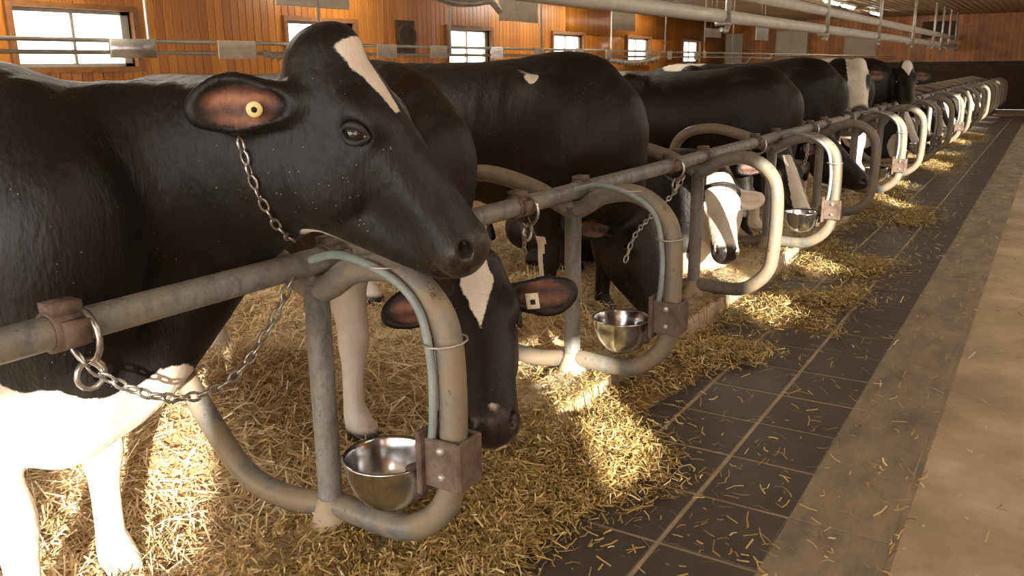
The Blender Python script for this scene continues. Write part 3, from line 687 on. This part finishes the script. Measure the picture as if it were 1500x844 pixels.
# ------------------------------------------------------------------ straw and hay
def strands(name, N, xy, zf, ln, wd, mat, label, cat, lift=.012, tilt=.35, thin=1.0):
    x, y = xy; N = len(x); a = rng.uniform(0, 2*np.pi, N); L = rng.uniform(*ln, N); W = rng.uniform(*wd, N)*.5
    c = np.stack([x, y, zf(x, y)+rng.uniform(0, lift, N)], 1); pt = rng.normal(0, tilt, N)
    d = np.stack([np.cos(a)*np.cos(pt), np.sin(a)*np.cos(pt), np.sin(pt)], 1); s = np.stack([-np.sin(a), np.cos(a), rng.normal(0, .5, N)], 1); s /= np.linalg.norm(s, axis=1)[:, None]
    b = rng.normal(0, .12, N)[:, None]*L[:, None]*np.stack([-np.sin(a), np.cos(a), np.ones(N)*.6], 1)
    P = []
    for f, bb in ((-.5, 0), (0, 1), (.5, 0)):
        m = c+d*(L*f)[:, None]+b*bb
        m[:, 2] = np.maximum(m[:, 2], zf(m[:, 0], m[:, 1])+.002); P += [m-s*W[:, None], m+s*W[:, None]]
    V = np.stack(P, 1).reshape(-1, 3); q = np.arange(N)[:, None]*6
    F = np.concatenate([q+np.array([[0, 1, 3, 2]]), q+np.array([[2, 3, 5, 4]])])
    me = mesh_np(name, V, F, False); at_ = me.attributes.new('tint', 'FLOAT', 'POINT'); at_.data.foreach_set('value', np.repeat(np.clip(rng.normal(.5, .25, N), 0, 1), 6).astype(np.float32))
    return tag(link(name, me, mat), label, cat, kind='stuff')
N = 90000; yy = .35+(rng.random(N)**1.9)*13; xx = rng.uniform(-3.9, -1.68, N)
strands('straw_bedding', N, (xx, yy), bed_z, (.05, .17), (.0025, .006), 'straw', 'loose golden straw bedding under the cows behind the curb', 'straw', .03, .4)
cz = lambda x, y: np.where(x < -1.43, .097, hay_z(x, y))
N = 300000; yy = 1.0+(rng.random(N)**2.0)*17; xx = rng.uniform(-1.72, -.2, N)
pr = np.clip(hay_z(xx, yy)/.03, 0, 1)**1.3+np.where(xx < -1.43, .14, 0)+.012
pr = np.where((yy > 2.9) & (xx > -1.43), pr*np.clip(.55+1.1*np.sin(4.3*yy+2*xx)*np.sin(9*xx-2.1*yy+1), .32, 1), pr); keep = rng.random(N) < pr
xb = rng.uniform(-.8, 1.3, 1800); yb = 1.0+(rng.random(1800)**1.5)*11
hx_ = np.concatenate([xx[keep], xb]); hy_ = np.concatenate([yy[keep], yb])
strands('hay_feed', N, (hx_, hy_), cz, (.012, .06), (.002, .006), 'hay', 'chopped hay feed strewn along the curb and over the tiles', 'hay', .02, .4)
# hay mounds carrying the chopped feed
gx, gy = np.meshgrid(np.linspace(-1.45, -.7, 40), np.linspace(.6, 20, 420), indexing='ij')
V = np.stack([gx, gy, hay_z(gx, gy)-.021], -1).reshape(-1, 3); ny = gx.shape[1]; ii, jj = np.meshgrid(np.arange(39), np.arange(ny-1), indexing='ij'); q = (ii*ny+jj).ravel()
me = mesh_np('hay_mound', V, np.stack([q, q+ny, q+ny+1, q+1], 1))
tag(link('hay_mound', me, 'trampled'), 'low ridges of trampled hay along the foot of the curb', 'hay', kind='stuff')

# ------------------------------------------------------------------ overhead milk lines, hangers, lights
mx_ = -2.6
for nm, z, lab in (('milk_pipe', 1.76, 'lower white milk pipe hung above the cows'), ('vacuum_pipe', 1.98, 'upper white vacuum pipe hung above the milk pipe')):
    y0 = 3.0 if z < 1.9 else 7.3  # the upper pipe starts at the first hanger
    V, F = tube([(mx_, y, z) for y in np.linspace(y0, 28.4, 20)], .058, 14)
    tag(link(nm, mesh_np(nm, V, F), 'white_pipe'), lab, 'pipe')
hp_ = empty('pipe_hanger', (mx_+.06, 7.6, 0))
tube_obj('hanger_rod', [(0, 0, 1.66), (0, 0, 2.1), (0, 0, ZC)], .026, 'galv', hp_, 10)
V, F = join([tube([(-.06, .05*math.cos(a)*0, 0) for a in (0,)]*1+[(-.06, 0, 1.70)], .01, 6)]) if False else boxq((-.04, 0, 1.695), (.14, .05, .03)); link('bracket', mesh_np('bracket', V, F, False), 'galv', hp_)
tube_obj('tap', catmull([(0, 0, 1.67), (.02, -.10, 1.63), (.0, -.18, 1.64)], 4), .022, 'galv', hp_, 8)
hx = [1055, 1203, 1281, 1332, 1370, 1395, 1413, 1428]
for k, px in enumerate(hx):
    o = hp_ if k == 0 else copy_tree(hp_); o.location = (mx_+.06, min(at(px, 60, X=mx_)[1], 16+1.6*k), 0)
    tag(o, '%s galvanized hanger rod from the left holding the overhead milk pipes' % ord_[k], 'pipe hanger', 'hanger rods of the milk pipes')
lamp_spots = [(-8.6, at(810, 7, X=-8.6)[1]), (-8.6, at(880, 15, X=-8.6)[1]), (-8.6, at(983, 24, X=-8.6)[1]), (-4.2, at(1180, 0, Z=ZC)[1]), (-4.2, at(1240, 8, Z=ZC-.05)[1]), (-4.2, at(1290, 18, Z=ZC-.05)[1]), (-4.2, 8.0), (-4.2, 2.5)]+[(-8.6, 5.0), (-8.6, 10.0)]+[(.9, -2+4.0*q) for q in range(7)]  # last row, over the feed alley, is out of view and added as fill light
lb = box_mesh('lamp_housing', (0, 0, .035), (.16, 1.25, .06), .01); lb.materials.append(M['white_pipe']); tV, tF = tube([(0, y, -.01) for y in (-.58, -.2, .2, .58)], .03, 8); tme = mesh_np('lamp_tube', tV, tF); tme.materials.append(M['tube_light'])
for k, (x, y) in enumerate(lamp_spots):
    o = empty('ceiling_lamp', (x, y, ZC-.07)); link('lamp_housing', lb, None, o); link('lamp_tube', tme, None, o)
    tag(o, ('%s glowing tube lamp on the ceiling by the window wall' % ord_[k]) if k < 3 else (('%s glowing tube lamp of the ceiling row over the cows' % ord_[k-3]) if k < 8 else ('%s unseen tube lamp, window wall row and added fill row over the feed alley' % ord_[k-8])), 'lamp', 'tube lamps')

# ------------------------------------------------------------------ rear rails with cards, trainers, wall things
SX = -4.2
for nm, zz, lab in (('rear_pipe', 1.505, 'upper thin pipe behind the cows carrying the cards'), ('rear_pipe', 1.445, 'lower thin pipe behind the cows carrying the cards')):
    V, F = tube([(SX, y, zz) for y in np.linspace(1.2, 28.3, 12)], .011, 8); tag(link(nm, mesh_np(nm, V, F), 'galv'), lab, 'pipe')
card_px = [(348, 73, 38, 26, 'paper'), (567, 75, 24, 20, 'paper'), (643, 76, 22, 18, 'paper'), (728, 77, 18, 17, 'foil'), (790, 78, 15, 15, 'paper'), (848, 79, 14, 15, 'paper'), (892, 79, 11, 13, 'paper'), (950, 80, 9, 11, 'paper'), (981, 81, 8, 12, 'paper'), (1020, 82, 8, 10, 'paper'), (1032, 80, 7, 10, 'paper')]
for k, (px, py, ww, hh, mt) in enumerate(card_px):
    p = at(px, py, X=SX+.02); dep = (p-CPOS)@CF; wy = ww/FPX*dep/.55
    o = link('stall_card', box_mesh('stall_card', (0, 0, 0), (.006, wy, hh/FPX*dep)), mt, None, p)
    tag(o, '%s pale card from the left hung on the pipes behind the cows' % ord_[k], 'card', 'cards on the rear pipes')
p = at(195, 71, X=SX+.03); dep = (p-CPOS)@CF
V, F = boxq((0, 0, 0), (.02, 44/FPX*dep/.6, 27/FPX*dep)); tag(link('foil_bag', mesh_np('foil_bag', V, F, False), 'foil', None, p), 'crumpled shiny foil bag on the pipes before the first window', 'bag')
def saw(p0, p1, nteeth, label):
    p0 = np.array(p0); p1 = np.array(p1); V = []; F = []
    ts = np.linspace(0, 1, 2*nteeth+1)
    for i, t_ in enumerate(ts):
        c = p0+(p1-p0)*t_+np.array((0, 0, -.03*math.sin(math.pi*t_)))
        V += [c+(0, 0, .02), c-(0, 0, .028 if i % 2 else .004), c+(.004, 0, .02), c+(.004, 0, 0)-(0, 0, .028 if i % 2 else .004)]
    for i in range(len(ts)-1):
        a = i*4; b = a+4; F += [(a, a+1, b+1, b), (a+2, b+2, b+3, a+3), (a, b, b+2, a+2), (a+1, a+3, b+3, b+1)]
    tag(link('cow_trainer', mesh_np('cow_trainer', V, F, False), 'galv'), label, 'trainer strip', 'toothed strips over the cow backs')
saw(at(385, 76, X=SX+.03), at(428, 77, X=SX+.03), 5, 'short toothed metal strip beside the poll of the nearest cow')
saw(at(892, 88, X=-3.0), at(966, 84, X=-3.0), 16, 'long toothed metal strip hanging above the white-rumped cow backs')
for k, (pts, lab) in enumerate((((( 1021, 113), (1029, 97), (1061, 98), (1066, 106)), 'bent wire trainer frame resting over the black back below the vent panels'), (((1093, 92), (1100, 84), (1128, 86), (1130, 80)), 'bent wire trainer frame further along under the white cabinet'))):
    P = [at(x, y, X=-3.1) for x, y in pts]; V, F = tube(P, .009, 6); tag(link('wire_frame', mesh_np('wire_frame', V, F), 'galv'), lab, 'wire frame')
def panel(name, x0, y0, x1, y1, X, th, mat, label, cat, slats=0):
    a = at(x0, y0, X=X); b = at(x1, y1, X=X); zt = at((x0+x1)/2, y0, X=X)[2]; zb = at((x0+x1)/2, y1, X=X)[2]; yc = (a[1]+b[1])/2; wy = abs(b[1]-a[1])
    root = empty(name, (X, yc, zb)); tag(root, label, cat); link('body', box_mesh('body', (0, 0, (zt-zb)/2), (th, wy, zt-zb), .005), mat, root)
    for s_ in range(slats): link('slat', box_mesh('slat', (th/2+.01, 0, (zt-zb)*(s_+.5)/slats), (.02, wy*.9, (zt-zb)/slats*.6)), mat, root)
    return root
pn = panel('wall_relief', 580, 30, 608, 80, XW+.05, .04, 'dark_box', 'dark carved square plaque on the board wall', 'plaque')
V, F = tube([(.03, .22*math.cos(a), .30+.20*math.sin(a)) for a in np.linspace(0, 2*np.pi, 20, endpoint=False)], .03, 6, True); link('carved_ring', mesh_np('carved_ring', V, F), 'dark_box', pn)
def panel_far(name, x0, y0, x1, y1, th, mat, label, cat, slats=0, doors=0):
    Yp = YE-th/2-.005; a = at(x0, y0, Y=Yp); b = at(x1, y1, Y=Yp); wx = b[0]-a[0]; hz = a[2]-b[2]
    root = empty(name, ((a[0]+b[0])/2, Yp, b[2])); tag(root, label, cat); link('body', box_mesh('body', (0, 0, hz/2), (wx, th, hz), .005), mat, root)
    for s_ in range(slats): link('slat', box_mesh('slat', (0, -th/2-.01, hz*(s_+.5)/slats), (wx*.92, .02, hz/slats*.6)), mat, root)
    for s_ in range(doors):
        d_ = link('door', box_mesh('door', (wx*((s_+.5)/doors-.5), -th/2-.01, hz/2), (wx/doors-.03, .02, hz*.95), .004), mat, root); link('handle', box_mesh('handle', (wx*(.04 if s_ else -.04), -th/2-.03, hz/2), (.02, .03, .12)), 'galv', d_)
panel_far('vent_panel', 1064, 50, 1086, 94, .05, 'cabinet', 'tall pale slatted vent panel in the far left corner', 'vent', 6)
panel_far('wall_cabinet', 1139, 46, 1183, 82, .3, 'cabinet', 'pale double-door cabinet on the far board wall', 'cabinet', 0, 2)
panel_far('vent_panel', 1238, 54, 1283, 82, .06, 'cabinet', 'wide pale slatted vent panel right of the cabinet', 'vent', 6)
panel_far('barred_hatch', 1352, 32, 1400, 55, .05, 'dark_box', 'dark barred hatch high on the far wall behind the hanger rods', 'hatch', 5)
tag(link('trim_3', box_mesh('far_plinth', ((XW+XR)/2, YE-.03, .67), (XR-XW, .05, 1.34)), 'far_dark'), kind='structure')
for k, (x0, y0, x1, y1, lab) in enumerate(((730, -8, 788, 32, 'hanging grey sheet guard over the third window'), (897, 14, 930, 45, 'hanging grey sheet guard over the fifth window'), (1033, 42, 1056, 55, 'small hanging grey sheet guard by the milk taps'), (402, -12, 512, 11, 'long grey sheet guard at the top above the nearest poll'), (1108, 38, 1125, 59, 'small grey sheet guard left of the cabinet'))):
    pg = panel('sheet_guard', x0, y0, x1, y1, -4.2, .01, 'foil' if k in (2, 4) else 'paper', lab, 'guard')
    for dy_ in (-.1, .1): tube_obj('hanging_wire', [(0, dy_, .05), (0, dy_, max(ZC-pg.location.z, .3))], .004, 'galv', pg, 6)
V, F = tube(catmull([at(640, -4, X=-3.4), at(665, 4, X=-3.4), at(695, 5, X=-3.4), at(718, 2, X=-3.4), at(733, 18, X=-3.4)], 5), .022, 8)
tag(link('milk_hose', mesh_np('milk_hose', V, F), 'galv'), 'grey milk hose looping down at the top centre', 'hose')
dx = [(218, 0, 60), (469, 0, 66), (660, 0, 76), (793, 0, 80), (895, 15, 80), (974, 20, 80), (1031, 35, 85), (1072, 35, 85)]
for k, (px, y0, y1) in enumerate(dx):
    a = at(px, y1, X=SX); V, F = tube([(SX, a[1], 1.45), (SX, a[1], 2.0), (SX, a[1], ZC)], .010, 6)
    tag(link('drop_rod', mesh_np('drop_rod', V, F), 'galv'), '%s thin rod from the left dropping from the ceiling to the rear pipes' % ord_[k], 'rod', 'thin rods holding the rear pipes')
